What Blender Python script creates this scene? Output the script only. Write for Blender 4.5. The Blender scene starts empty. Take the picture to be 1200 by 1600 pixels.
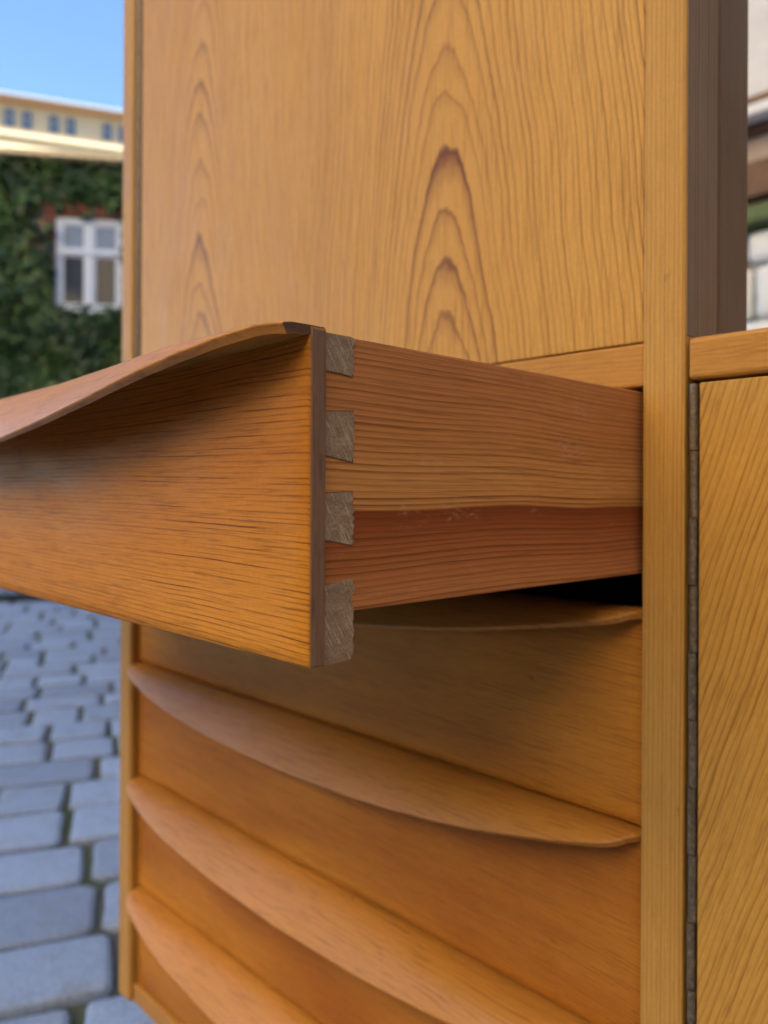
import bpy, bmesh, math, random
from mathutils import Vector, Matrix, noise as mnoise

# ------------------------------------------------------------------ camera
D = 0.37            # distance camera - cabinet front plane; all cabinet sizes below are multiples of it
H = 0.78            # camera height over the cobbles
FPX = 1240.0        # focal length in pixels of the 1200x1600 photograph
YAW = math.radians(46.3)
ROLL = math.radians(0.28)
scene = bpy.context.scene
COL = scene.collection
cam_d = bpy.data.cameras.new('camera')
cam = bpy.data.objects.new('camera', cam_d)
COL.objects.link(cam)
cam.location = (0, -D, H)
cam.rotation_euler = (Matrix.Rotation(YAW, 3, 'Z') @ Matrix.Rotation(math.pi/2, 3, 'X') @ Matrix.Rotation(ROLL, 3, 'Z')).to_euler()
cam_d.sensor_fit = 'VERTICAL'
cam_d.sensor_height = 36.0
cam_d.lens = 36.0*FPX/1600.0
cam_d.shift_y = -27.0/1600.0
cam_d.clip_start = 0.01
cam_d.clip_end = 2000
cam_d.dof.use_dof = True
cam_d.dof.focus_distance = 0.78*D
cam_d.dof.aperture_fstop = 9.0
scene.camera = cam

# ------------------------------------------------------------------ sky, sun, exposure
SUN_AZ = math.radians(45)      # clockwise from +Y
SUN_EL = math.radians(36)
world = bpy.data.worlds.new('World'); scene.world = world
world.use_nodes = True
wn = world.node_tree.nodes; wn.clear()
sky = wn.new('ShaderNodeTexSky'); sky.sky_type = 'NISHITA'; sky.sun_disc = False
sky.sun_elevation = SUN_EL; sky.sun_rotation = SUN_AZ
sky.air_density = 1.0; sky.dust_density = 0.1; sky.ozone_density = 5.0
bg = wn.new('ShaderNodeBackground'); bg.inputs['Strength'].default_value = 0.05
wo = wn.new('ShaderNodeOutputWorld')
world.node_tree.links.new(sky.outputs[0], bg.inputs[0])
world.node_tree.links.new(bg.outputs[0], wo.inputs[0])
sun_d = bpy.data.lights.new('sun', 'SUN'); sun_d.energy = 5.0; sun_d.angle = math.radians(0.5); sun_d.color = (1, .94, .84)
sun = bpy.data.objects.new('sun', sun_d); COL.objects.link(sun)
sdir = Vector((math.sin(SUN_AZ)*math.cos(SUN_EL), math.cos(SUN_AZ)*math.cos(SUN_EL), math.sin(SUN_EL)))
sun.rotation_euler = sdir.to_track_quat('Z', 'Y').to_euler()
vs = scene.view_settings
vs.view_transform = 'Standard'; vs.look = 'None'; vs.exposure = 2.9; vs.gamma = 1.0; vs.use_curve_mapping = False
scene.cycles.max_bounces = 8
scene.cycles.use_denoising = True

# ------------------------------------------------------------------ helpers
def prop(o, label=None, category=None, group=None, kind=None):
    if label: o['label'] = label
    if category: o['category'] = category
    if group: o['group'] = group
    if kind: o['kind'] = kind
    return o

def empty(name, loc, label=None, category=None, group=None):
    o = bpy.data.objects.new(name, None); COL.objects.link(o); o.location = loc
    o.empty_display_size = 0.05
    return prop(o, label, category, group)

def world_loc(o):
    v = Vector(o.location); p = o.parent
    while p is not None:
        v += Vector(p.location); p = p.parent
    return v

def link(name, me, mat, parent=None, loc=None):
    o = bpy.data.objects.new(name, me); COL.objects.link(o)
    if mat is not None and not me.materials: me.materials.append(mat)
    if parent is not None: o.parent = parent
    if loc is not None: o.location = loc
    return o

def finish(name, bm, mat, parent=None, smooth=False):
    """bm is in world coordinates; origin is put at the bottom centre of the mesh."""
    bmesh.ops.recalc_face_normals(bm, faces=bm.faces[:])
    lo = Vector((min(v.co[i] for v in bm.verts) for i in range(3)))
    hi = Vector((max(v.co[i] for v in bm.verts) for i in range(3)))
    org = Vector(((lo.x+hi.x)/2, (lo.y+hi.y)/2, lo.z))
    bmesh.ops.translate(bm, verts=bm.verts[:], vec=-org)
    me = bpy.data.meshes.new(name); bm.to_mesh(me); bm.free()
    if smooth:
        for p in me.polygons: p.use_smooth = True
        me.set_sharp_from_angle(angle=math.radians(50))
    o = link(name, me, mat, parent)
    o.location = org - (world_loc(parent) if parent is not None else Vector((0, 0, 0)))
    return o

def add_box(bm, x0, x1, y0, y1, z0, z1, bevel=0.0, seg=2, M=None):
    vs_ = [bm.verts.new((x, y, z)) for z in (z0, z1) for y in (y0, y1) for x in (x0, x1)]
    fs = []
    for f in ((0, 2, 3, 1), (4, 5, 7, 6), (0, 1, 5, 4), (2, 6, 7, 3), (0, 4, 6, 2), (1, 3, 7, 5)):
        fs.append(bm.faces.new([vs_[i] for i in f]))
    out = vs_
    if bevel:
        es = list({e for f in fs for e in f.edges})
        r = bmesh.ops.bevel(bm, geom=es, offset=bevel, segments=seg, profile=0.5, affect='EDGES')
        out = list({v for f in r['faces'] for v in f.verts} | {v for v in vs_ if v.is_valid})
    if M is not None:
        bmesh.ops.transform(bm, matrix=M, verts=out)
    return out

def box(name, x0, x1, y0, y1, z0, z1, mat, parent=None, bevel=0.0, seg=2, smooth=False):
    bm = bmesh.new(); add_box(bm, x0, x1, y0, y1, z0, z1, bevel, seg)
    return finish(name, bm, mat, parent, smooth)

def cbox(name, x0, x1, y0, y1, z0, z1, mat, parent=None, bevel=0.0015, seg=2):
    """cabinet box: sizes in multiples of D, z measured from the camera's eye level"""
    return box(name, x0*D, x1*D, y0*D, y1*D, z0*D+H, z1*D+H, mat, parent, bevel, seg)

# ------------------------------------------------------------------ node helper
class NT:
    def __init__(s, name):
        s.m = bpy.data.materials.new(name); s.m.use_nodes = True
        s.t = s.m.node_tree; s.t.nodes.clear()
        s.out = s.t.nodes.new('ShaderNodeOutputMaterial')
        s.b = s.t.nodes.new('ShaderNodeBsdfPrincipled')
        s.t.links.new(s.b.outputs[0], s.out.inputs[0])
        g = s.t.nodes.new('ShaderNodeNewGeometry'); s.geo = g
        sp = s.t.nodes.new('ShaderNodeSeparateXYZ'); s.t.links.new(g.outputs['Position'], sp.inputs[0])
        s.pos = g.outputs['Position']; s.X, s.Y, s.Z = sp.outputs
    def _in(s, sock, v):
        if isinstance(v, bpy.types.NodeSocket): s.t.links.new(v, sock)
        elif v is not None: sock.default_value = v
    def m_(s, op, a, b=None, c=None, clamp=False):
        n = s.t.nodes.new('ShaderNodeMath'); n.operation = op; n.use_clamp = clamp
        for i, v in enumerate((a, b, c)):
            if v is not None: s._in(n.inputs[i], v)
        return n.outputs[0]
    def add(s, a, b): return s.m_('ADD', a, b)
    def sub(s, a, b): return s.m_('SUBTRACT', a, b)
    def mul(s, a, b): return s.m_('MULTIPLY', a, b)
    def div(s, a, b): return s.m_('DIVIDE', a, b)
    def comb(s, x, y, z):
        n = s.t.nodes.new('ShaderNodeCombineXYZ')
        for i, v in enumerate((x, y, z)): s._in(n.inputs[i], v)
        return n.outputs[0]
    def noise(s, vec, scale=1.0, detail=2.0, rough=0.5, dist=0.0):
        n = s.t.nodes.new('ShaderNodeTexNoise'); n.noise_dimensions = '3D'
        s._in(n.inputs['Vector'], vec); s._in(n.inputs['Scale'], scale)
        n.inputs['Detail'].default_value = detail; n.inputs['Roughness'].default_value = rough
        n.inputs['Distortion'].default_value = dist
        return n.outputs[0]
    def white(s, v):
        n = s.t.nodes.new('ShaderNodeTexWhiteNoise'); n.noise_dimensions = '1D'; s._in(n.inputs['W'], v)
        return n.outputs[0]
    def ramp(s, fac, stops, interp='LINEAR'):
        n = s.t.nodes.new('ShaderNodeValToRGB'); s._in(n.inputs[0], fac)
        cr = n.color_ramp; cr.interpolation = interp
        while len(cr.elements) < len(stops): cr.elements.new(0.5)
        for e, (p, c) in zip(cr.elements, stops):
            e.position = p
            e.color = (c, c, c, 1) if not isinstance(c, tuple) else (*c, 1)
        return n.outputs[0]
    def mix(s, fac, a, b, blend='MIX'):
        n = s.t.nodes.new('ShaderNodeMix'); n.data_type = 'RGBA'; n.blend_type = blend
        s._in(n.inputs[0], fac)
        for sock, v in ((n.inputs[6], a), (n.inputs[7], b)):
            if isinstance(v, tuple): v = (*v, 1)
            s._in(sock, v)
        return n.outputs[2]
    def bump(s, h, strength=0.3, dist=0.0005):
        n = s.t.nodes.new('ShaderNodeBump'); s._in(n.inputs['Height'], h)
        n.inputs['Strength'].default_value = strength; n.inputs['Distance'].default_value = dist
        s.t.links.new(n.outputs[0], s.b.inputs['Normal'])
    def set(s, **k):
        for a, v in k.items(): s._in(s.b.inputs[a.replace('_', ' ')], v if not isinstance(v, tuple) else (*v, 1))

def plain(name, col, rough=0.6, metal=0.0, vary=0.12, scale=30.0, bump=0.0):
    n = NT(name)
    f = n.noise(n.pos, scale, 4, 0.6)
    f = n.ramp(f, [(0.3, 1-vary), (0.7, 1+vary)])
    c = n.mix(1.0, col, f, 'MULTIPLY')
    n.set(Base_Color=c, Roughness=rough, Metallic=metal)
    if bump: n.bump(n.noise(n.pos, scale*3, 4, .6), bump, 0.002)
    return n.m

def warm(c): return (min(.85, c[0]*.84), c[1]*.79, c[2]*.60)

def wood(name, along, across, light, dark, s=0.004, contrast=0.6, warp=0.003, ws=(7, 1.6), wig=0.0004,
         wgs=(70, 18), slope=0.0, cath=None, tone=0.25, tone_col=None, pore=0.25, pore_s=(1300, 34), pore_col=None,
         rough=0.42, dash=0.0, dash_s=(420, 30), profile=None, bands=None, bump=0.25, third=0.0, coat=0.0, fleck=0.0, ring_var=0.6, raw=False, spec=.5, scuff=0.0, rot=0.0, jag=0.0, spots=0.0):
    if not raw: light = warm(light); dark = warm(dark)
    if bands: bands = ([(p, warm(c)) for p, c in bands[0]], bands[1], bands[2])
    if tone_col: tone_col = warm(tone_col)
    n = NT(name)
    ax = {'x': n.X, 'y': n.Y, 'z': n.Z}
    a = ax[along]
    if rot:
        ca_, sa_ = math.cos(math.radians(rot)), math.sin(math.radians(rot))
        a, b_ = n.add(n.mul(ax[along], ca_), n.mul(ax[across], sa_)), n.sub(n.mul(ax[across], ca_), n.mul(ax[along], sa_))
        ax = dict(ax); ax[across] = b_; ax[along] = a
    rest = [k for k in 'xyz' if k not in (along, across)][0]
    w0 = ax[across]
    w = n.add(n.add(w0, n.mul(ax[rest], third)), n.mul(a, slope))
    def nz(sw, sa, detail=2, rough_=.5, off=0.0):
        return n.noise(n.comb(n.add(n.mul(w0, sw), off), n.mul(a, sa), n.mul(ax[rest], sw*.6)), 1.0, detail, rough_)
    if cath:
        xc, off, d, k, sidek = cath
        ww = n.sub(w0, xc)
        xf = n.sub(n.m_('ABSOLUTE', ww), off)
        xf = n.add(xf, n.mul(n.sub(nz(3, 5, 1, .5, 9), .5), .03))
        R = n.m_('SQRT', n.add(n.mul(xf, xf), d*d))
        side = n.m_('GREATER_THAN', ww, 0.0)
        R = n.add(n.add(R, n.mul(a, k)), n.mul(side, sidek))
    else:
        R = w
    R = n.add(R, n.mul(n.sub(nz(ws[0], ws[1], 2, .5), .5), warp*2))
    R = n.add(R, n.mul(n.sub(nz(wgs[0], wgs[1], 2, .55, 3.3), .5), wig*2))
    if jag: R = n.add(R, n.mul(n.sub(nz(38, 30, 3, .6, 21.0), .5), jag*2))
    q = n.div(R, s)
    q = n.add(q, n.mul(n.sub(n.noise(n.comb(n.mul(q, .45), 0.0, 0.0), 1.0, 2, .5), .5), 1.3))
    fr = n.m_('FRACT', q); idx = n.m_('FLOOR', q)
    prof = n.ramp(fr, profile or [(0.0, 0.0), (0.45, .12), (0.72, .55), (0.86, 1.0), (0.95, .55), (1.0, 0.0)])
    st = n.add(1-ring_var, n.mul(n.white(idx), ring_var))
    lat = n.mul(prof, st)
    if cath:
        lat = n.mul(lat, n.ramp(n.mul(n.m_('ABSOLUTE', xf), 10.0), [(0.0, 1.3), (.25, 1.1), (.7, .85)]))
        lat = n.mul(lat, n.add(.62, n.mul(side, .38)))
    if dash:
        brk = n.ramp(nz(dash_s[0], dash_s[1], 2, .6, 7.7), [(0.5-.16*dash, 0.0), (0.62, 1.0)])
        lat = n.mul(lat, brk)
    patch = n.ramp(nz(22, 5, 2, .5, 5.1), [(0.3, .55), (0.7, 1.15)])
    lat = n.mul(lat, patch)
    tv = n.ramp(nz(9, 2.5, 3, .55, 1.7), [(0.3, 0.0), (0.72, 1.0)])
    if bands:
        lightc = n.ramp(n.add(n.add(n.mul(R, bands[1]), bands[2]), n.mul(n.sub(nz(30, 6, 2), .5), .03)), bands[0])
    else:
        lightc = light
    tc = tone_col or tuple(c*.72 for c in light)
    base = n.mix(n.mul(tv, tone*2), lightc, tc) if not bands else n.mix(n.mul(tv, tone), lightc, n.mix(1, lightc, (.72, .66, .6), 'MULTIPLY'))
    c = n.mix(n.m_('MULTIPLY', lat, contrast, clamp=True), base, dark)
    pr = n.ramp(nz(pore_s[0], pore_s[1], 2, .6, 2.2), [(0.53, 0.0), (0.68, 1.0)])
    c = n.mix(n.mul(pr, pore), c, pore_col or dark)
    fib = n.ramp(nz(2600, 90, 1, .5, 4.4), [(0.3, .93), (0.7, 1.06)])
    c = n.mix(1.0, c, fib, 'MULTIPLY')
    if fleck:
        fl = n.ramp(n.noise(n.pos, 520, 3, .65), [(0.3, 1-fleck), (0.7, 1+fleck)])
        c = n.mix(1.0, c, fl, 'MULTIPLY')
    if spots:
        sp_ = n.ramp(nz(110, 60, 3, .6, 31.0), [(.70, 0.), (.78, 1.)])
        c = n.mix(n.mul(sp_, spots), c, (.09, .03, .012))
    if scuff:
        sc = n.m_('MULTIPLY', n.ramp(nz(60, 25, 4, .7, 12.0), [(.60, 0.), (.72, 1.)]), n.ramp(nz(700, 260, 3, .7, 13.0), [(.45, 0.), (.65, 1.)]))
        c = n.mix(n.mul(sc, scuff), c, (.62, .50, .40))
    rg = n.ramp(nz(40, 12, 3, .6, 6.1), [(0.3, rough-.06), (0.7, rough+.09)])
    n.set(Base_Color=c, Roughness=rg, Specular_IOR_Level=spec)
    if coat: n.set(Coat_Weight=coat, Coat_Roughness=.32)
    hgt = n.sub(n.mul(fib, .25), n.add(n.mul(pr, .6), n.mul(lat, .4)))
    n.bump(hgt, bump, 0.00025)
    return n.m

# ------------------------------------------------------------------ materials
LIGHT = (.60, .30, .085)
DARK = (.23, .085, .022)
W = {}
XC = -1.30*D
FINE = [(0.0, 0.0), (0.5, .05), (0.76, .38), (0.88, 1.0), (0.95, .6), (1.0, 0.0)]
W['door'] = wood('flame_veneer', 'z', 'x', (.76, .455, .135), (.19, .055, .014), s=.0031, contrast=1.2, warp=.0022, ws=(5, 2.2),
                 wig=.0007, wgs=(90, 40), jag=.0008, cath=(XC, .398*D, .068, .089, .0015), tone=.3, tone_col=(.67, .36, .095), pore=.34, pore_s=(800, 22), rough=.42, fleck=.05,
                 spec=.28, ring_var=.75, profile=FINE)
W['post'] = wood('straight_upright_grain', 'z', 'x', (.72, .435, .135), (.34, .145, .038), s=.0024, contrast=.85, warp=.0015, ws=(9, 1.2), tone=.3, pore=.28, rough=.45, third=.3, fleck=.05, spots=.5, spec=.3)
W['stile'] = W['post']
W['rail'] = wood('straight_rail_grain', 'x', 'z', (.66, .345, .09), (.34, .135, .032), s=.0026, contrast=.55, warp=.0015, tone=.3, pore=.38, pore_s=(900, 45), rough=.42, slope=.05, third=.4, fleck=.05, spec=.3)
W['front'] = wood('drawer_front_grain', 'x', 'z', (.74, .335, .050), (.10, .022, .005), s=.0020, contrast=1.35, warp=.005, ws=(10, 2.2), wig=.0007, wgs=(45, 18),
                  dash=1.0, dash_s=(480, 19), tone=.42, tone_col=(.46, .165, .028), pore=.34, pore_s=(1100, 42), rough=.55, slope=.015, fleck=.05, spec=.15, spots=.5, bump=.15,
                  profile=[(0.0, 0.0), (0.62, .0), (0.76, .5), (0.85, 1.0), (0.93, .5), (1.0, 0.0)], third=.35)
W['lower'] = wood('lower_drawer_grain', 'x', 'z', (.76, .36, .058), (.24, .076, .014), s=.0024, contrast=.85, warp=.004, ws=(9, 2.0), wig=.0006,
                  dash=.8, dash_s=(300, 12), tone=.6, tone_col=(.44, .155, .024), pore=.32, pore_s=(1000, 40), rough=.5, slope=.10, fleck=.05, third=.35, spec=.22, spots=.5, bump=.15)  # tone mixes wood variation with painted soft sheen gradients
W['lip'] = wood('lip_grain', 'x', 'z', (.72, .34, .075), (.27, .088, .02), s=.004, contrast=.6, warp=.003, wig=.0006, dash=.8, dash_s=(300, 18), tone=.4,
                pore=.4, pore_s=(700, 36), rough=.42, third=.8, fleck=.04, spec=.45, spots=.5, bump=.15)
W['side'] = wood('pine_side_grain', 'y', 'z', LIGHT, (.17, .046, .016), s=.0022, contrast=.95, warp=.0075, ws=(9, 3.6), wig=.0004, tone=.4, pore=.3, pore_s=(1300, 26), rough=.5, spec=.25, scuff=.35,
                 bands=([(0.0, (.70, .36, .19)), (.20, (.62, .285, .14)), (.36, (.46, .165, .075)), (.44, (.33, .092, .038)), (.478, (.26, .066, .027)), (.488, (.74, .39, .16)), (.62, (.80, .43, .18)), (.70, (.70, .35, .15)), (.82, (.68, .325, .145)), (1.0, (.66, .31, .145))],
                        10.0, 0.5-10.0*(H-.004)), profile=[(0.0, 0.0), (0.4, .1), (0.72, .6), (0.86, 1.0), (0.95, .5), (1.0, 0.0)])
W['end'] = wood('facing_end_grain', 'z', 'y', (.23, .15, .105), (.10, .056, .04), s=.003, contrast=.55, warp=.002, tone=.35, pore=.5, pore_s=(700, 60), rough=.6, bump=.4, raw=True, spec=.3)
W['lipend'] = wood('lip_end_grain', 'y', 'z', (.13, .070, .055), (.06, .03, .022), s=.003, contrast=.5, tone=.3, pore=.4, pore_s=(700, 200), rough=.5, raw=True, spec=.3)
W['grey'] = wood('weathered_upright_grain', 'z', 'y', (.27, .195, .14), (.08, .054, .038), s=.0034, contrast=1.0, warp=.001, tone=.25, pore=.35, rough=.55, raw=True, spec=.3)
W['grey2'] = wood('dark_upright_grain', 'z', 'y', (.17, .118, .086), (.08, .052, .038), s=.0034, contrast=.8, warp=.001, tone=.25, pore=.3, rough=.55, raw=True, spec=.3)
W['rdoor'] = wood('slanting_veneer', 'z', 'x', (.73, .43, .115), (.25, .095, .022), s=.0032, contrast=.8, warp=.010, ws=(9, 5), wig=.0005, wgs=(70, 30), rot=18, tone=.35,
                  pore=.36, pore_s=(800, 40), rough=.48, fleck=.05, spec=.28, profile=FINE, bump=.15)
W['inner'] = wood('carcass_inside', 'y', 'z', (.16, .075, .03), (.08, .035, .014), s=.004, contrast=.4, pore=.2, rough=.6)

def end_grain():
    n = NT('dovetail_end_grain')
    f = n.noise(n.pos, 1900, 2, .6); g = n.noise(n.comb(n.mul(n.X, 300), n.mul(n.Y, 160), n.mul(n.Z, 420)), 1, 3, .6)
    sc = n.noise(n.comb(n.mul(n.X, 300), n.add(n.mul(n.Y, 900), n.mul(n.Z, 500)), n.mul(n.Z, 120)), 1, 2, .5)
    c = n.ramp(g, [(0.25, (.21, .155, .105)), (.5, (.29, .225, .155)), (.75, (.38, .305, .22))])
    c = n.mix(n.ramp(sc, [(.55, 0.), (.68, .55)]), c, (.58, .50, .39))
    c = n.mix(n.ramp(f, [(.36, .6), (.48, 0.)]), c, (.14, .088, .055))
    n.set(Base_Color=c, Roughness=.75); n.bump(n.add(f, g), .35, .0003)
    return n.m
W['pin'] = end_grain()
W['glue'] = plain('old_glue', (.20, .11, .06), .7, vary=.3, scale=400)
def brass():
    n = NT('tarnished_hinge')
    f = n.noise(n.pos, 400, 4, .7)
    n.set(Base_Color=n.ramp(f, [(.3, (.11, .088, .062)), (.55, (.21, .17, .125)), (.75, (.36, .305, .23))]), Metallic=.6, Roughness=n.ramp(f, [(.3, .45), (.7, .6)]))
    return n.m
W['hinge'] = brass()

# ------------------------------------------------------------------ ground and cobbles
def granite():
    n = NT('granite_sett')
    isl = n.geo.outputs['Random Per Island']
    oi = n.t.nodes.new('ShaderNodeObjectInfo')
    r = n.m_('FRACT', n.add(isl, oi.outputs['Random']))
    a = n.noise(n.pos, 160, 4, .75); b = n.noise(n.pos, 12, 3, .6)
    c = n.ramp(a, [(.3, (.13, .195, .34)), (.5, (.245, .335, .53)), (.72, (.36, .46, .66))])
    c = n.mix(1, c, n.ramp(r, [(0, (.78, .78, .80)), (.5, (1, 1, 1)), (1, (1.12, 1.12, 1.12))]), 'MULTIPLY')
    c = n.mix(n.ramp(b, [(.5, 0.), (.75, .45)]), c, (.17, .19, .20))
    n.set(Base_Color=c, Roughness=n.ramp(b, [(.3, .38), (.7, .62)])); n.bump(n.add(a, b), .6, .004)
    return n.m
def joint_sand():
    n = NT('joint_sand')
    a = n.noise(n.pos, 2.2, 3, .6); b = n.noise(n.pos, 90, 4, .7)
    c = n.mix(n.ramp(a, [(.5, 0.), (.64, 1.)]), n.ramp(b, [(.3, (.045, .05, .05)), (.7, (.11, .115, .11))]), n.ramp(b, [(.3, (.02, .035, .012)), (.7, (.06, .09, .03))]))
    n.set(Base_Color=c, Roughness=.95); n.bump(b, .8, .006)
    return n.m
M_gran = granite(); M_sand = joint_sand()
gbm = bmesh.new()
S = 300.0
ring = [gbm.verts.new((x, y, -.012)) for x, y in ((-S, -S), (S, -S), (S, S), (-S, S))]
gbm.faces.new(ring)
ground = finish('ground', gbm, M_sand); prop(ground, kind='structure')

cs, sn = math.cos(YAW), math.sin(YAW)
def px_of(p):
    dx, dy, dz = p[0], p[1]+D, p[2]-H
    fw = -sn*dx+cs*dy
    if fw < .05: return None
    return 600+FPX*(cs*dx+sn*dy)/fw, 773-FPX*dz/fw, fw
def at(x, y, depth):
    """point of the place seen at pixel (x, y) of the photograph at a given forward distance"""
    u = (x-600)/FPX; v = (773-y)/FPX
    return Vector(((-sn+u*cs)*depth, (cs+u*sn)*depth-D, v*depth+H))

rnd = random.Random(7)
def sett_verts(hw, hl, rg):
    """rounded, domed granite sett: rings of points from the foot to the crown"""
    n = 16; rings = []; r0 = rg.uniform(.07, .13); base = []
    for (cx, cy, a0) in ((1, 1, 0), (-1, 1, 90), (-1, -1, 180), (1, -1, 270)):
        for k_ in range(3):
            a = math.radians(a0+k_*45)
            base.append((cx*(.5-r0)+r0*math.cos(a), cy*(.5-r0)+r0*math.sin(a)))
        base.append((0, .5*cy) if cx == cy else (.5*cx, 0))
    # order of the edge midpoints follows the outline: top, left, bottom, right
    base[3] = (0, .5); base[7] = (-.5, 0); base[11] = (0, -.5); base[15] = (.5, 0)
    base = [(x*(1+rg.uniform(-.03, .02)), y*(1+rg.uniform(-.03, .02))) for x, y in base]
    for (z, k) in ((-.05, 1.0), (-.007, 1.0), (-.0012, .978), (.0006, .88)):
        rings.append([(x*2*hw*k, y*2*hl*k, z) for x, y in base])
    return rings, (0, 0, .0012)
def add_sett(verts, faces, rings, top, M=None):
    o = len(verts); n = len(rings[0])
    for r in rings:
        for p in r: verts.append(M @ Vector(p) if M else Vector(p))
    verts.append(M @ Vector(top) if M else Vector(top))
    for j in range(len(rings)-1):
        for i in range(n):
            k = (i+1) % n
            faces.append((o+j*n+i, o+j*n+k, o+(j+1)*n+k, o+(j+1)*n+i))
    t = o+len(rings)*n; b = o+(len(rings)-1)*n
    for i in range(n): faces.append((b+i, b+(i+1) % n, t))
def mesh_from(name, verts, faces, smooth=True):
    me = bpy.data.meshes.new(name); me.from_pydata([tuple(v) for v in verts], [], faces); me.update()
    if smooth: me.polygons.foreach_set('use_smooth', [True]*len(me.polygons))
    return me
variants = []
for i in range(8):
    v, f = [], []
    rr, tp = sett_verts(.5, .5, random.Random(100+i)); add_sett(v, f, rr, tp)
    me = mesh_from('sett', v, f); me.materials.append(M_gran); variants.append(me)
CD = math.radians(24.7)              # heading of the courses, clockwise from +Y
e1 = Vector((math.sin(CD), math.cos(CD), 0)); e2 = Vector((math.cos(CD), -math.sin(CD), 0))
rot_s = math.atan2(e2.y, e2.x)
cells = []
pos2 = -13.5
while pos2 < 4.5:
    cw = rnd.uniform(.175, .215)
    p1 = -9.5+rnd.uniform(0, .2)
    while p1 < 11.0:
        L = rnd.choice((.16, .18, .2, .225, .25, .28))*rnd.uniform(.94, 1.06)
        c = e1*(p1+L/2)+e2*(pos2+cw/2)
        if -13.2 < c.x < 1.35 and -1.25 < c.y < 4.75:
            cells.append((c, cw-rnd.uniform(.012, .021), L-rnd.uniform(.012, .022), rnd.uniform(-.004, .003), rnd.uniform(-.025, .025), rnd.uniform(-.012, .012), rnd.uniform(-.012, .012)))
        p1 += L
    pos2 += cw
seen, rest = [], []
for k, cl in enumerate(cells):
    p = px_of(cl[0])
    if p and -40 < p[0] < 250 and 915 < p[1] < 1680: seen.append((p[2], k))
seen.sort(); near = {k for _, k in seen[:296]}
sv, sf = [], []
for k, (c, w_, l_, dz, rz, rx, ry) in enumerate(cells):
    M = Matrix.Translation(c+Vector((0, 0, dz))) @ Matrix.Rotation(rot_s+rz, 4, 'Z') @ Matrix.Rotation(rx, 4, 'X') @ Matrix.Rotation(ry, 4, 'Y') @ Matrix.Diagonal((w_, l_, 1, 1))
    if k in near:
        o = bpy.data.objects.new('sett', variants[k % 8]); COL.objects.link(o)
        o.parent = ground; o.matrix_parent_inverse = Matrix.Translation(-ground.location); o.matrix_basis = M
    else:
        rr, tp = sett_verts(.5, .5, random.Random(k)); add_sett(sv, sf, rr, tp, M)
o = link('paving_setts', mesh_from('paving_setts', sv, sf), M_gran, ground); o.location = -ground.location
prop(o, kind='stuff')
M_bounce_cut = plain('bounce_cut_ground', (.04, .04, .042), .9, vary=.35, scale=220, bump=.6)  # unseen dark ground, added to cut bounce light onto the cabinet
abm = bmesh.new()
for (x0_, x1_, y0_, y1_) in ((-30, 1.35, -60, -1.38), (1.50, 60, -60, 60)):
    add_box(abm, x0_, x1_, y0_, y1_, -.05, .002)
prop(finish('bounce_cut_asphalt', abm, M_bounce_cut), kind='structure')
# moss and grass tufts in the joints
M_moss = NT('moss'); _f = M_moss.noise(M_moss.pos, 60, 3, .6)
M_moss.set(Base_Color=M_moss.ramp(_f, [(.3, (.02, .04, .012)), (.7, (.07, .11, .03))]), Roughness=.9); M_moss = M_moss.m
mv, mf = [], []
for k, (c, w_, l_, *_r) in enumerate(cells):
    if mnoise.noise(Vector((c.x*1.1, c.y*1.1, 4.0))) < .12 or rnd.random() < .45: continue
    base = c+e1*(l_/2+.012)+e2*rnd.uniform(-w_/2, w_/2)
    for _ in range(26):
        b = base+e1*rnd.uniform(-.014, .014)+e2*rnd.uniform(-.06, .06)
        a = rnd.uniform(0, 6.28); hgt = rnd.uniform(.008, .03); tx = Vector((math.cos(a), math.sin(a), 0))
        i0 = len(mv)
        mv += [b-tx*.003+Vector((0, 0, -.02)), b+tx*.003+Vector((0, 0, -.02)), b+Vector((-tx.y, tx.x, 0))*rnd.uniform(0, .02)+Vector((0, 0, hgt-.01))]
        mf.append((i0, i0+1, i0+2))
o = link('moss', mesh_from('moss', mv, mf, False), M_moss); prop(o, 'green moss and grass tufts in the joints between the cobbles', 'moss', kind='stuff')

# slatted cover added in place of an unidentified dark patch on the cobbles
M_standin = plain('dark_standin', (.012, .012, .013), .6, vary=.3, scale=60)
dp = at(42, 938, 5.9)
added_drain = empty('drain_standin', (dp.x, dp.y, 0), 'dark slatted stand-in for an unidentified patch on the cobbles beyond the open drawer', 'dark patch')
def rbox(name, u0, u1, v0, v1, z0, z1):
    bm = bmesh.new(); add_box(bm, u0, u1, v0, v1, z0, z1, .002, 1)
    bmesh.ops.transform(bm, matrix=Matrix.Translation((dp.x, dp.y, 0)) @ Matrix.Rotation(rot_s, 4, 'Z'), verts=bm.verts[:])
    return finish(name, bm, M_standin, added_drain)
rbox('plate', -.22, .22, -.27, .27, -.011, .008)
for k in range(7):
    rbox('grate_bar', -.19, .19, -.24+k*.075, -.20+k*.075, .0085, .018)

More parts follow.
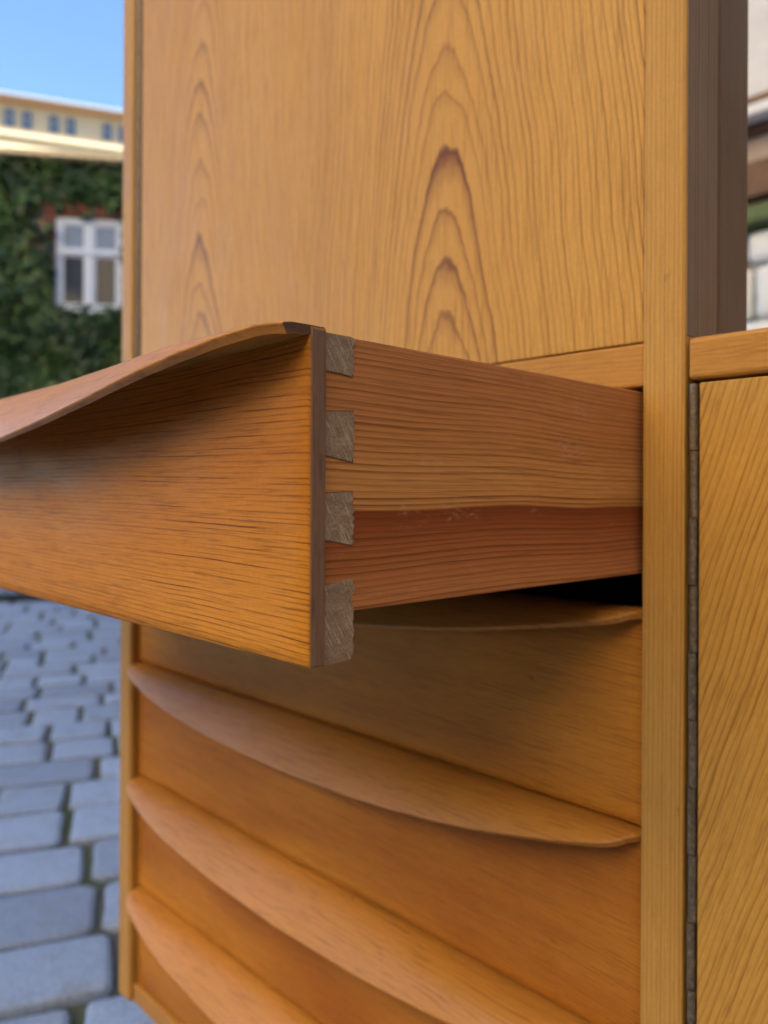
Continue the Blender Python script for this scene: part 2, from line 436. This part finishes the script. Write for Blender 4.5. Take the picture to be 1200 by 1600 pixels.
# ------------------------------------------------------------------ background buildings
M_cream = plain('cream_plaster', (.52, .42, .27), .85, vary=.06, scale=1.2)
M_peach = plain('peach_plaster', (.53, .41, .27), .85, vary=.05, scale=.8)
M_pale = plain('pale_cornice', (.80, .62, .36), .8, vary=.05, scale=2)
M_fpale = plain('far_cornice', (.43, .37, .26), .85, vary=.05, scale=2)
M_eave = plain('eave_timber', (.42, .25, .14), .7, vary=.1)
M_wwhite = plain('white_window_paint', (.78, .78, .78), .45, vary=.04)
M_bframe = plain('blue_white_frame', (.62, .70, .84), .5, vary=.04)
M_brick = plain('red_brick', (.20, .065, .042), .85, vary=.25, scale=14)
M_wallp = plain('ivy_wall_plaster', (.34, .25, .17), .9, vary=.2, scale=5)
def glass(name, tint=(.02, .025, .03)):
    n = NT(name); n.set(Base_Color=tint, Roughness=.05, IOR=1.5, Specular_IOR_Level=.22); return n.m
M_glass = glass('window_glass', (.03, .042, .06))
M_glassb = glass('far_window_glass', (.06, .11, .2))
M_glasst = glass('sky_tinted_glass', (.12, .21, .38))  # upper panes: blue sky reflection painted into the base colour
M_metal = plain('zinc', (.45, .46, .47), .4, .7)

def frame_basis(ang_deg, origin):
    """local frame of a facade: x along the wall (to the right in the picture), y away from the camera, z up"""
    a = math.radians(ang_deg)-YAW
    ex = Vector((math.sin(a), math.cos(a), 0)); ey = Vector((-math.cos(a), math.sin(a), 0))
    return Matrix(((ex.x, ey.x, 0, origin.x), (ex.y, ey.y, 0, origin.y), (0, 0, 1, 0), (0, 0, 0, 1)))
def lbox(name, M, x0, x1, y0, y1, z0, z1, mat, parent, bevel=0.0):
    bm = bmesh.new(); add_box(bm, x0, x1, y0, y1, z0, z1, bevel, 1)
    bmesh.ops.transform(bm, matrix=M, verts=bm.verts[:]); return finish(name, bm, mat, parent)

# --- far yellow building with pairs of arched attic windows
O2 = at(12, 187, 34.0)
M2 = frame_basis(70.5, O2)
zc = O2.z
far = empty('yellow_building', (M2 @ Vector((2, 5, 0))), 'sunlit yellow plaster building with pairs of small arched attic windows behind the ivy wall', 'building')
WX = []
for px in (-135, -108, -62, -35, 12, 40, 82, 108, 165, 190, 243, 270):
    # where the sight line meets the facade
    d = at(px, 190, 1.0)-cam.location; n_ = M2.to_3x3() @ Vector((0, 1, 0))
    t = (O2-cam.location).dot(n_)/d.dot(n_); p = M2.inverted() @ (cam.location+d*t); WX.append(p.x)
def arch_pts(hw, h, n=8):
    r = hw; pts = [(-hw, 0), (hw, 0)]
    for i in range(n+1):
        a = math.pi*i/n; pts.append((r*math.cos(a), h-r+r*math.sin(a)))
    return pts
def prism(bm, pts, y0, y1, x, z):
    A = [bm.verts.new((x+p[0], y0, z+p[1])) for p in pts]; B = [bm.verts.new((x+p[0], y1, z+p[1])) for p in pts]
    bm.faces.new(A); bm.faces.new(B[::-1]); n = len(pts)
    for i in range(n): bm.faces.new((A[i], A[(i+1) % n], B[(i+1) % n], B[i]))
lbox('wall', M2, -9, 12, 0, 9, 0, zc+.62, M_peach, far)
for x in WX:
    bm = bmesh.new()
    prism(bm, arch_pts(.24, .88), -.05, .02, x, zc-.45); bmesh.ops.transform(bm, matrix=M2, verts=bm.verts[:])
    f = finish('window', bm, M_fpale, far)
    bm = bmesh.new(); prism(bm, arch_pts(.185, .77), -.065, -.02, x, zc-.39); bmesh.ops.transform(bm, matrix=M2, verts=bm.verts[:])
    finish('pane', bm, M_glassb, f)
    bm = bmesh.new(); add_box(bm, x-.018, x+.018, -.08, -.03, zc-.39, zc+.37); add_box(bm, x-.18, x+.18, -.078, -.03, zc+.0, zc+.035)
    bmesh.ops.transform(bm, matrix=M2, verts=bm.verts[:]); finish('glazing_bar', bm, M_fpale, f)
for k in range(8):
    x = -8.2+k*2.5
    for z in (zc-5.6, zc-9.2, zc-12.8):
        f = lbox('window', M2, x, x+1.2, -.05, -.005, z, z+2.0, M_fpale, far)
        lbox('pane', M2, x+.1, x+.56, -.065, -.03, z+.1, z+1.9, M_glassb, f); lbox('pane', M2, x+.64, x+1.1, -.065, -.03, z+.1, z+1.9, M_glassb, f)
lbox('cornice', M2, -9, 12, -.22, -.001, zc-.80, zc-.62, M_fpale, far)
lbox('frieze', M2, -9, 12, -.06, -.002, zc-1.45, zc-.80, M_cream, far)
lbox('cornice', M2, -9, 12, -.38, -.003, zc-1.75, zc-1.47, M_fpale, far)
lbox('frieze', M2, -9, 12, -.10, -.004, zc-2.7, zc-1.75, M_fpale, far)
rf = lbox('roof', M2, -9.3, 12.3, -.55, 9.3, zc+.625, zc+.80, M_eave, far)
lbox('gutter', M2, -9.3, 12.3, -.66, -.552, zc+.70, zc+.83, M_metal, rf)

# --- ivy house
O1 = at(100, 400, 12.0)
M1 = frame_basis(81.0, O1)
def on_ivy(x, y):
    d = at(x, y, 1.0)-cam.location; n_ = M1.to_3x3() @ Vector((0, 1, 0))
    t = (O1-cam.location).dot(n_)/d.dot(n_); p = M1.inverted() @ (cam.location+d*t); return p.x, p.z
xl, zt = on_ivy(85, 341); xr, zb = on_ivy(190, 489); _, ztop = on_ivy(100, 259)
house = empty('ivy_house', (M1 @ Vector((1, 2, 0))), 'low plastered house wall overgrown with dark green ivy, white cross window', 'building')
wl = bmesh.new()
X0, X1 = -4.5, 6.0
for a in ((X0, xl, 0, ztop), (xr, X1, 0, ztop), (xl, xr, 0, zb), (xl, xr, zt, ztop)):
    add_box(wl, a[0], a[1], 0, .4, a[2], a[3])
bmesh.ops.transform(wl, matrix=M1, verts=wl.verts[:]); finish('wall', wl, M_wallp, house)
win = bmesh.new()
for a in ((xl, xl+.075, zb, zt), (xr-.075, xr, zb, zt), (xl+.075, xr-.075, zt-.07, zt), (xl+.075, xr-.075, zb, zb+.07)):
    add_box(win, a[0], a[1], .02, .12, a[2], a[3])
bmesh.ops.transform(win, matrix=M1, verts=win.verts[:]); win = finish('window', win, M_bframe, house)
xm = (xl+xr)/2; ztr = zt-(zt-zb)*.37
lbox('mullion', M1, xm-.055, xm+.055, .005, .115, zb+.07, zt-.07, M_bframe, win)
lbox('transom', M1, xl+.075, xr-.075, -.01, .11, ztr-.035, ztr+.035, M_bframe, win)
for (a0, a1) in ((xl+.075, xm-.055), (xm+.055, xr-.075)):
    for (b0, b1) in ((zb+.07, ztr-.035), (ztr+.035, zt-.07)):
        bm = bmesh.new()
        for q in ((a0, a0+.035, b0, b1), (a1-.035, a1, b0, b1), (a0+.035, a1-.035, b0, b0+.035), (a0+.035, a1-.035, b1-.035, b1)):
            add_box(bm, q[0], q[1], .035, .09, q[2], q[3])
        bmesh.ops.transform(bm, matrix=M1, verts=bm.verts[:]); finish('sash', bm, M_bframe, win)
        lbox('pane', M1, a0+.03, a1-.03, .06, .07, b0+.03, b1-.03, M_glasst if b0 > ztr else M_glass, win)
lbox('sill', M1, xl-.06, xr+.06, -.12, .019, zb-.06, zb-.003, M_bframe, house)
lbox('room_back', M1, xl-.5, xr+.5, .9, .95, zb-.6, zt+.5, M_wallp, house)
bx = xl-.16
while bx < xr+.14:
    bm = bmesh.new(); add_box(bm, bx, bx+.068, -.035, .0, zt+.01, zt+.21+.05*math.sin((bx-xl)/(xr-xl)*3.1), .006, 1)
    bmesh.ops.transform(bm, matrix=M1, verts=bm.verts[:]); finish('brick', bm, M_brick, house); bx += .08
zz = zt-.02
while zz > zt-.55:
    bm = bmesh.new(); add_box(bm, xl-.16, xl-.002, -.03, .0, zz-.065, zz, .006, 1)
    bmesh.ops.transform(bm, matrix=M1, verts=bm.verts[:]); finish('brick', bm, M_brick, house); zz -= .078
lbox('eave_board', M1, X0-.1, X1+.1, -.14, .5, ztop+.002, ztop+.09, M_pale, house)
lbox('gutter', M1, X0-.1, X1+.1, -.24, -.142, ztop+.02, ztop+.10, M_pale, house)

def leafmat():
    n = NT('ivy_leaf')
    r = n.geo.outputs['Random Per Island']
    c = n.ramp(r, [(0, (.014, .034, .009)), (.5, (.028, .072, .016)), (.85, (.05, .105, .022)), (1, (.09, .13, .03))])
    c = n.mix(1, c, n.ramp(n.noise(n.pos, 1.4, 3, .6), [(.3, .55), (.7, 1.35)]), 'MULTIPLY')
    n.set(Base_Color=c, Roughness=.5); return n.m
lv, lf = [], []
rl = random.Random(3)
for _ in range(30000):
    x = rl.uniform(X0, X1); z = rl.uniform(.05, ztop+.05)
    if xl-.03 < x < xr+.03 and zb+.02 < z < zt+.01: continue
    if xl-.2 < x < xr+.16 and zt-.01 < z < zt+.22 and rl.random() < .85: continue
    if xl-.42 < x < xl and zt-.55 < z < zt+.15 and rl.random() < .8: continue
    bulge = .10+.16*(mnoise.noise(Vector((x*1.7, z*1.7, 0)))+.35)+.07*mnoise.noise(Vector((x*5, z*5, 3)))
    bulge = max(.02, bulge)
    y = -bulge*rl.uniform(.35, 1.0)
    s_ = rl.uniform(.045, .095)
    tilt = rl.uniform(-.2, 1.1); yaw_ = rl.uniform(-.8, .8); roll_ = rl.uniform(-.9, .9)
    R_ = Matrix.Rotation(yaw_, 3, 'Z') @ Matrix.Rotation(-tilt, 3, 'X') @ Matrix.Rotation(roll_, 3, 'Y')
    o_ = len(lv)
    for q in ((0, 0, -1.25), (.95, .18, .1), (.5, .05, .85), (0, 0, .55), (-.5, .05, .85), (-.95, .18, .1)):
        lv.append(M1 @ (Vector((x, y, z)) + R_ @ (Vector(q)*s_)))
    lf += [(o_, o_+1, o_+2, o_+3), (o_, o_+3, o_+4, o_+5)]
o = link('ivy', mesh_from('ivy', lv, lf, False), leafmat()); prop(o, 'dense green ivy covering the house wall around the white window', 'ivy', kind='stuff')

# --- courtyard building behind the cabinet (it keeps the yard in shade)
YB = 5.0
bld = empty('courtyard_building', (3, YB+4, 0), 'old courtyard building behind the cabinet with whitewashed stones and brown beams', 'building')
def plaster_graffiti():
    n = NT('grey_plaster_with_paint')
    a = n.noise(n.pos, 3.0, 4, .6); b = n.noise(n.pos, 4.2, 2, .5, 1.2); e = n.noise(n.pos, 5.5, 2, .5, .8)
    c = n.ramp(a, [(.3, (.62, .61, .60)), (.7, (.78, .78, .78))])
    mk = n.ramp(n.noise(n.pos, .9, 2, .5), [(.42, 0.), (.50, 1.)])
    c = n.mix(n.mul(mk, n.ramp(b, [(.52, 0.), (.56, .85)])), c, (.36, .62, .54))
    c = n.mix(n.mul(mk, n.ramp(e, [(.55, 0.), (.59, .7)])), c, (.33, .30, .29))
    n.set(Base_Color=c, Roughness=.85); return n.m
M_graf = plaster_graffiti()
M_white = plain('whitewash', (.80, .81, .80), .85, vary=.06, scale=6, bump=.3)
M_beam = plain('brown_beam', (.16, .085, .045), .75, vary=.25, scale=8)
M_dull = plain('dull_plaster', (.50, .40, .33), .9, vary=.12, scale=3)
M_ledge = plain('mossy_ledge', (.13, .17, .07), .95, vary=.35, scale=10)
box('wall', -8.5, 15, YB+.02, YB+9, 0, 20, M_graf, bld)
box('shade_wing', 9.0, 14.9, -9.0, YB+.019, 0, 10.5, M_dull, bld)  # unseen wing, added to block light from the right
box('roof', -8.8, 15.3, YB-.4, YB+9.3, 20.002, 20.3, M_eave, bld)
# rough whitewashed stones on the lower wall; those around the sight line are single pieces
rb = random.Random(11); zrow = 0.02; row = 0
while zrow < 2.42:
    hrow = rb.uniform(.28, .36); xx = -8.45+rb.uniform(0, .05)
    hrow = min(hrow, 2.50-zrow)
    while xx < 1.2:
        L = rb.uniform(.35, .7)
        bm = bmesh.new(); add_box(bm, xx+.012, xx+L-.012, YB-.10-rb.uniform(0, .03), YB+.018, zrow+.012, zrow+hrow-.012, .045, 2)
        o = finish('stone', bm, M_white, bld, True)
        xx += L
    zrow += hrow; row += 1
box('ledge', -8.5, 15, YB-.22, YB+.018, 2.53, 2.62, M_ledge, bld)
box('plaster_band', -8.5, 15, YB-.05, YB+.017, 2.622, 2.70, M_dull, bld)
box('beam', -8.5, 15, YB-.16, YB+.019, 2.702, 2.93, M_beam, bld, .01)
box('plaster_band', -8.5, 15, YB-.06, YB+.0165, 2.932, 3.12, M_dull, bld)
box('gutter', -8.5, 15, YB-.30, YB-.165, 3.16, 3.235, M_wwhite, bld, .02)
box('beam', -8.5, 15, YB-.14, YB+.0185, 3.122, 3.36, M_beam, bld, .01)
for k in range(7):
    x = -7.4+k*3.1
    for z in (4.9, 7.9, 10.9, 13.9, 16.9):
        f = box('window', x, x+1.1, YB-.04, YB+.015, z, z+1.7, M_wwhite, bld)
        box('pane', x+.09, x+.50, YB-.05, YB-.02, z+.09, z+1.61, M_glass, f); box('pane', x+.60, x+1.01, YB-.05, YB-.02, z+.09, z+1.61, M_glass, f)

# --- unseen building added across the yard, so that its sunlit upper storeys throw warm light back on the cabinet
opp = empty('bounce_building', (2, -15, 0), 'unseen tall pale plastered building added to bounce warm light into the yard', 'building')
box('wall', -9, 15, -19, -10.02, 4.8, 17, M_pale, opp)
box('bounce_cut_base', -9.05, 15.05, -19, -10.0, 0, 4.798, M_brick, opp)  # dark base, added to keep low bounce light off the cabinet
box('roof', -9.4, 15.4, -19.4, -9.6, 17.002, 17.4, M_eave, opp)
for k in range(8):
    for z in (5.6, 8.4, 11.2, 14.0):
        x = -7.7+k*2.9
        f = box('window', x, x+1.1, -10.018, -9.96, z, z+1.8, M_wwhite, opp)
        box('pane', x+.08, x+.51, -9.98, -9.95, z+.08, z+1.72, M_glass, f); box('pane', x+.59, x+1.02, -9.98, -9.95, z+.08, z+1.72, M_glass, f)

# ------------------------------------------------------------------ the cabinet
XL, XR = -2.115, 1.02
BOT, TOPL, TOPU = -1.396, .209, 2.0
DEPTH = 1.12
UPD = .198
cab = empty('cabinet', ((XL+XR)/2*D, DEPTH/2*D, 0), 'honey coloured wooden cabinet with flame veneered door and its top drawer pulled out', 'cabinet')
STI = -2.047                        # inner edge of the left stile
PL, PR = -.538, -.479               # centre upright
REC = .022                          # drawer faces lie behind the uprights
cbox('stile', XL, STI, 0, .10, BOT, TOPU, W['stile'], cab, .0035, 3)
cbox('upright', PL, PR, 0, .096, BOT, TOPU, W['post'], cab, .0012, 2)
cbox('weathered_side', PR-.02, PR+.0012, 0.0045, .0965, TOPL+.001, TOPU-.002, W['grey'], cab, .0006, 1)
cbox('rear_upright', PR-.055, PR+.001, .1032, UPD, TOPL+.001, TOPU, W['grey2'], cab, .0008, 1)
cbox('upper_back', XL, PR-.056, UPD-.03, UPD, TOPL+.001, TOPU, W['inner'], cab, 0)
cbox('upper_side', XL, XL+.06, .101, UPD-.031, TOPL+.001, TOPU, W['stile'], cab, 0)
cbox('top_board', XL-.01, PR+.01, -.01, UPD+.01, TOPU+.001, TOPU+.06, W['rail'], cab, .002)
# rails between the upper and the lower part
cbox('rail', STI+.0005, PL-.0008, .004, .09, .150, TOPL, W['rail'], cab, .0012)
cbox('shelf_board', PR+.003, XR, .002, DEPTH, .1515, TOPL-.002, W['rail'], cab, .0025, 3)
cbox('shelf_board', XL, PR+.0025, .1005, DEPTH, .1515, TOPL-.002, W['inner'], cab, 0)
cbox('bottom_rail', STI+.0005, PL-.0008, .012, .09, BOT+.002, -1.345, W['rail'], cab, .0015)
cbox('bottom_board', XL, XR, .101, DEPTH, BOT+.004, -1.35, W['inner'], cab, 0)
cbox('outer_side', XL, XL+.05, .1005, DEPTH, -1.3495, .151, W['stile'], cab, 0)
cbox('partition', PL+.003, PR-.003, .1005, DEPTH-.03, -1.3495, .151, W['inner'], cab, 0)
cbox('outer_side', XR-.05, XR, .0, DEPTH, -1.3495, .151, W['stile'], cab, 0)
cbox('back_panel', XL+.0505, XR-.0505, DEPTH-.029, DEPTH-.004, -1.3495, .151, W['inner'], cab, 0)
cbox('bottom_rail', PR+.003, XR, .012, .09, BOT+.002, -1.345, W['rail'], cab, .0015)
for (lx, ly) in ((-1.72, .2), (-1.72, .95), (.65, .2), (.65, .95)):
    bm = bmesh.new()
    r = bmesh.ops.create_cone(bm, cap_ends=True, segments=16, radius1=.028*D, radius2=.05*D, depth=(BOT*D+H)+.004)
    bmesh.ops.translate(bm, verts=bm.verts[:], vec=(lx*D, ly*D, (BOT*D+H+.006)/2))
    finish('leg', bm, W['post'], cab, True)
# upper door with flame veneer, piano hinge on its left edge
door = cbox('door', -2.004, PL-.0015, .004, .055, TOPL+.0015, TOPU-.003, W['door'], cab, .0008)
def hinge(xa, xb, z0, z1, y, parent):
    leaf = cbox('piano_hinge', xa, xb, y+.012, y+.02, z0, z1, W['hinge'], parent, 0)
    n = max(1, round((z1-z0)/.089)); h = (z1-z0)/n
    xm_ = (xa+xb)/2; r = (xb-xa)*.5
    for i in range(n):
        bm = bmesh.new()
        bmesh.ops.create_cone(bm, cap_ends=True, segments=14, radius1=r*D*.96, radius2=r*D*.96, depth=h*D-.0006)
        dx = .0006 if i % 2 else -.0005
        bmesh.ops.translate(bm, verts=bm.verts[:], vec=((xm_+dx)*D, (y+r*.35)*D, (z0+h*(i+.5))*D+H))
        finish('knuckle', bm, W['hinge'], leaf, True)
    return leaf
hinge(-2.034, -2.012, TOPL+.002, TOPU-.004, .006, cab)
# right bay: door with slanting grain and its hinge
cbox('door', -.4605, XR-.055, .003, .055, -1.342, .147, W['rdoor'], cab, .0008)
hinge(-.4745, -.4625, -1.342, .147, .004, cab)

# drawers --------------------------------------------------------------
LE = [(0, .028, .006), (.004, .033, .008), (.010, .038, .011), (.02, .045, .014), (.06, .059, .021), (.11, .070, .030), (.16, .077, .038), (.21, .082, .046), (.26, .085, .053),
      (.31, .088, .059), (.36, .0885, .064), (.41, .089, .069), (.46, .089, .073), (.51, .089, .077), (.75, .090, .084)]
def lip_at(e):
    for (a, p0, b0), (c, p1, b1) in zip(LE, LE[1:]):
        if a <= e <= c:
            k = (e-a)/(c-a); return p0+(p1-p0)*k, b0+(b1-b0)*k
    return LE[-1][1], LE[-1][2]
def make_lip(x0, x1, yf, ztop, parent, mat, taper=True):
    """thin hood carved along the top of a drawer front: deepest in the middle, tapering to the ends"""
    es = [0, .004, .010, .02, .035, .06, .085, .11, .135, .16, .185, .21, .235, .26, .285, .31, .36, .41, .46, .51, .57, .63, .69]
    half = (x1-x0)/2
    xs = [x0+e for e in es] + [(x0+x1)/2] + [x1-e for e in reversed(es)]
    secs = []
    for x in xs:
        e = min(x-x0, x1-x); p, b = lip_at(min(e, .75))
        if taper and e < .025: q_ = .25+.75*(e/.025)**.55; p *= q_; b *= q_
        th = .0065+.0035*min(1, e/.12)
        b = max(.003, b-th*.75) if taper else max(.002, b-th*.8*max(0, min(1, 1.5-e/.4))-.005*max(0, 1-e/.35))
        nn = 4.0 if e < .14 else (4.0-1.4*(e-.14)/.16 if e < .30 else (2.6-.8*(e-.30)/.2 if e < .5 else 1.8-.2*min(1, (e-.5)/.25)))
        sec = []
        N = 16
        for i in range(N+1):                        # outer surface, from the root to the nose
            w = i/N
            sec.append((yf+.0172-(p+.0172)*w, ztop-b*max(0, (w*(p+.0172)-.0172)/p)**nn))
        ny, nz = sec[-1]
        for a in (.25, .5, .75):                    # rounded nose
            sec.append((ny+th*.5*(1-math.cos(a*math.pi*.5))-th*.25*math.sin(a*math.pi), nz-th*.8*a))
        for i in range(N, -1, -1):                  # hollow underside
            w = i/N
            yy = yf+.0172-(p+.0172-th*.55)*w
            sec.append((yy, ztop-.0075-b*max(0, (w*(p+.0172)-.0172)/p)**nn*.95-th*.30*w))
        secs.append([(x*D, y*D, z*D+H) for (y, z) in sec])
    bm = bmesh.new()
    V = [[bm.verts.new(p) for p in s_] for s_ in secs]
    m = len(V[0])
    for i in range(len(V)-1):
        for j in range(m):
            k = (j+1) % m
            bm.faces.new((V[i][j], V[i][k], V[i+1][k], V[i+1][j]))
    bm.faces.new(V[0]); bm.faces.new(V[-1][::-1])
    o = finish('lip_pull', bm, mat, parent, True)
    o.data.materials.append(W['lipend'])
    for p in o.data.polygons:
        if len(p.vertices) > 4: p.material_index = 1; p.use_smooth = False
    return o
def facing(x0, x1, yf, t, z0, z1, mat):
    """front board of a drawer, hollowed out behind the lip so that fingers reach under it"""
    xs = [x0, x0+.0022]+[x0+.0022+(x1-x0-.0044)*i/60 for i in range(1, 60)]+[x1-.0022, x1]
    hh = z1-z0
    zs = [z0, z0+.0022]+[z0+.0022+(hh-.0022)*i/26 for i in range(1, 27)]
    bm = bmesh.new(); G = []
    for x in xs:
        e = min(x-x0, x1-x)
        hz = .015+.085*min(1, e/.42)**.8; S_ = .0155*min(1, e/.22)**.8
        col_ = []
        for z in zs:
            k = max(0, 1-(z1-z)/hz)
            y = yf+S_*k*k*(3-2*k)
            if e < .001 or z-z0 < .001: y += .0022
            col_.append(bm.verts.new((x*D, y*D, z*D+H)))
        G.append(col_)
    for i in range(len(xs)-1):
        for j in range(len(zs)-1):
            bm.faces.new((G[i][j], G[i+1][j], G[i+1][j+1], G[i][j+1]))
    yb_ = (yf+t)*D
    loop = [c[0] for c in G]+G[-1][1:]+[c[-1] for c in reversed(G[:-1])]+list(reversed(G[0][1:-1]))
    back = [bm.verts.new((v.co.x, yb_, v.co.z)) for v in loop]
    for i in range(len(loop)):
        k = (i+1) % len(loop); bm.faces.new((loop[i], back[i], back[k], loop[k]))
    bm.faces.new(back)
    return finish('drawer', bm, mat, cab, True)
def drawer(yf, ztop, zbot, open_=False):
    x0, x1 = STI+.006, -.543
    t1, t2 = .018, .052
    mat = W['front'] if open_ else W['lower']
    dr = facing(x0, x1, yf, t1, zbot+.0035, ztop-.0012, mat)
    make_lip(x0+.0008, x1-.0008, yf, ztop, dr, W['lip'], not open_)
    if open_:
        dr['label'] = 'open top drawer with dark dashed grain and grey dovetail ends'
        # end of the facing board
        cbox('facing_end', x1-.0005, x1+.0016, yf+.0012, yf+t1-.0004, zbot+.0042, ztop-.0022, W['end'], dr, .0004, 1)
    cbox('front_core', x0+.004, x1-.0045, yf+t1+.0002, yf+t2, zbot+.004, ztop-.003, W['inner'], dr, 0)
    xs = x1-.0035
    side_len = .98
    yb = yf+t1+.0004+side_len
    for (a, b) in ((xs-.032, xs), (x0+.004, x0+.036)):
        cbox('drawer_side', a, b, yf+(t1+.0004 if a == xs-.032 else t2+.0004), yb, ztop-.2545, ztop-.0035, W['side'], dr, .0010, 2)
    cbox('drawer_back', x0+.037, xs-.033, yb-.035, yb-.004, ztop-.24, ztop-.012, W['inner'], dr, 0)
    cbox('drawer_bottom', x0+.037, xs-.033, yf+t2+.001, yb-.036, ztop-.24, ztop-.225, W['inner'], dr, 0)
    if open_:
        za = ztop-.1475
        y0, y1 = yf+t1+.0006, yf+t2
        pins = [((.1438, .111), (.1435, .1083)), ((.0735, .0353), (.0759, .030)), ((.0006, -.0399), (.0024, -.0459)), ((-.082, -.1525), (-.0771, -.1505))]
        for i, ((lt, lb), (rt, rb_)) in enumerate(pins):
            bm = bmesh.new(); nseg = 14; rg = random.Random(50+i)
            # ragged rear edge where the end grain was sawn
            pts = [(y0, lb+za), (y1-.001, rb_+za)]
            for j in range(1, nseg):
                pts.append((y1+rg.uniform(-.0012, .0034), rb_+za+(rt-rb_)*j/nseg))
            pts += [(y1-.001, rt+za), (y0, lt+za)]
            gl = [(y0, lb+za-.0012), (y1+.0012, rb_+za-.0013), (y1+.0012, rt+za+(.0013 if i else .0)), (y0, lt+za+(.0012 if i else .0))]
            xg = xs+.0006
            gb = bmesh.new()
            A = [gb.verts.new(((xs-.03)*D, p[0]*D, p[1]*D+H)) for p in gl]; B = [gb.verts.new((xg*D, p[0]*D, p[1]*D+H)) for p in gl]
            gb.faces.new(A); gb.faces.new(B[::-1])
            for j in range(4): gb.faces.new((A[j], A[(j+1) % 4], B[(j+1) % 4], B[j]))
            if i < 3: finish('glue_line', gb, W['glue'], dr)
            else: gb.free()
            xa, xb = xs-.033, xs+.0012
            A = [bm.verts.new((xa*D, p[0]*D, p[1]*D+H)) for p in pts]; B = [bm.verts.new((xb*D, p[0]*D, p[1]*D+H)) for p in pts]
            bm.faces.new(A); bm.faces.new(B[::-1])
            for j in range(len(pts)):
                k = (j+1) % len(pts); bm.faces.new((A[j], A[k], B[k], B[j]))
            finish('dovetail_pin', bm, W['pin'], dr)
    return dr
drawer(-.571, .1475, -.1555, True)
for (zt_, zb_) in ((-.1565, -.463), (-.463, -.775), (-.775, -1.079), (-1.079, -1.343)):
    drawer(REC, zt_-.001, zb_)
cbox('runner', -.5575, PL-.0005, .035, 1.0, -.149, -.1125, W['inner'], cab, .001)
cbox('runner', STI+.0005, STI+.019, .035, 1.0, -.149, -.1125, W['inner'], cab, .001)
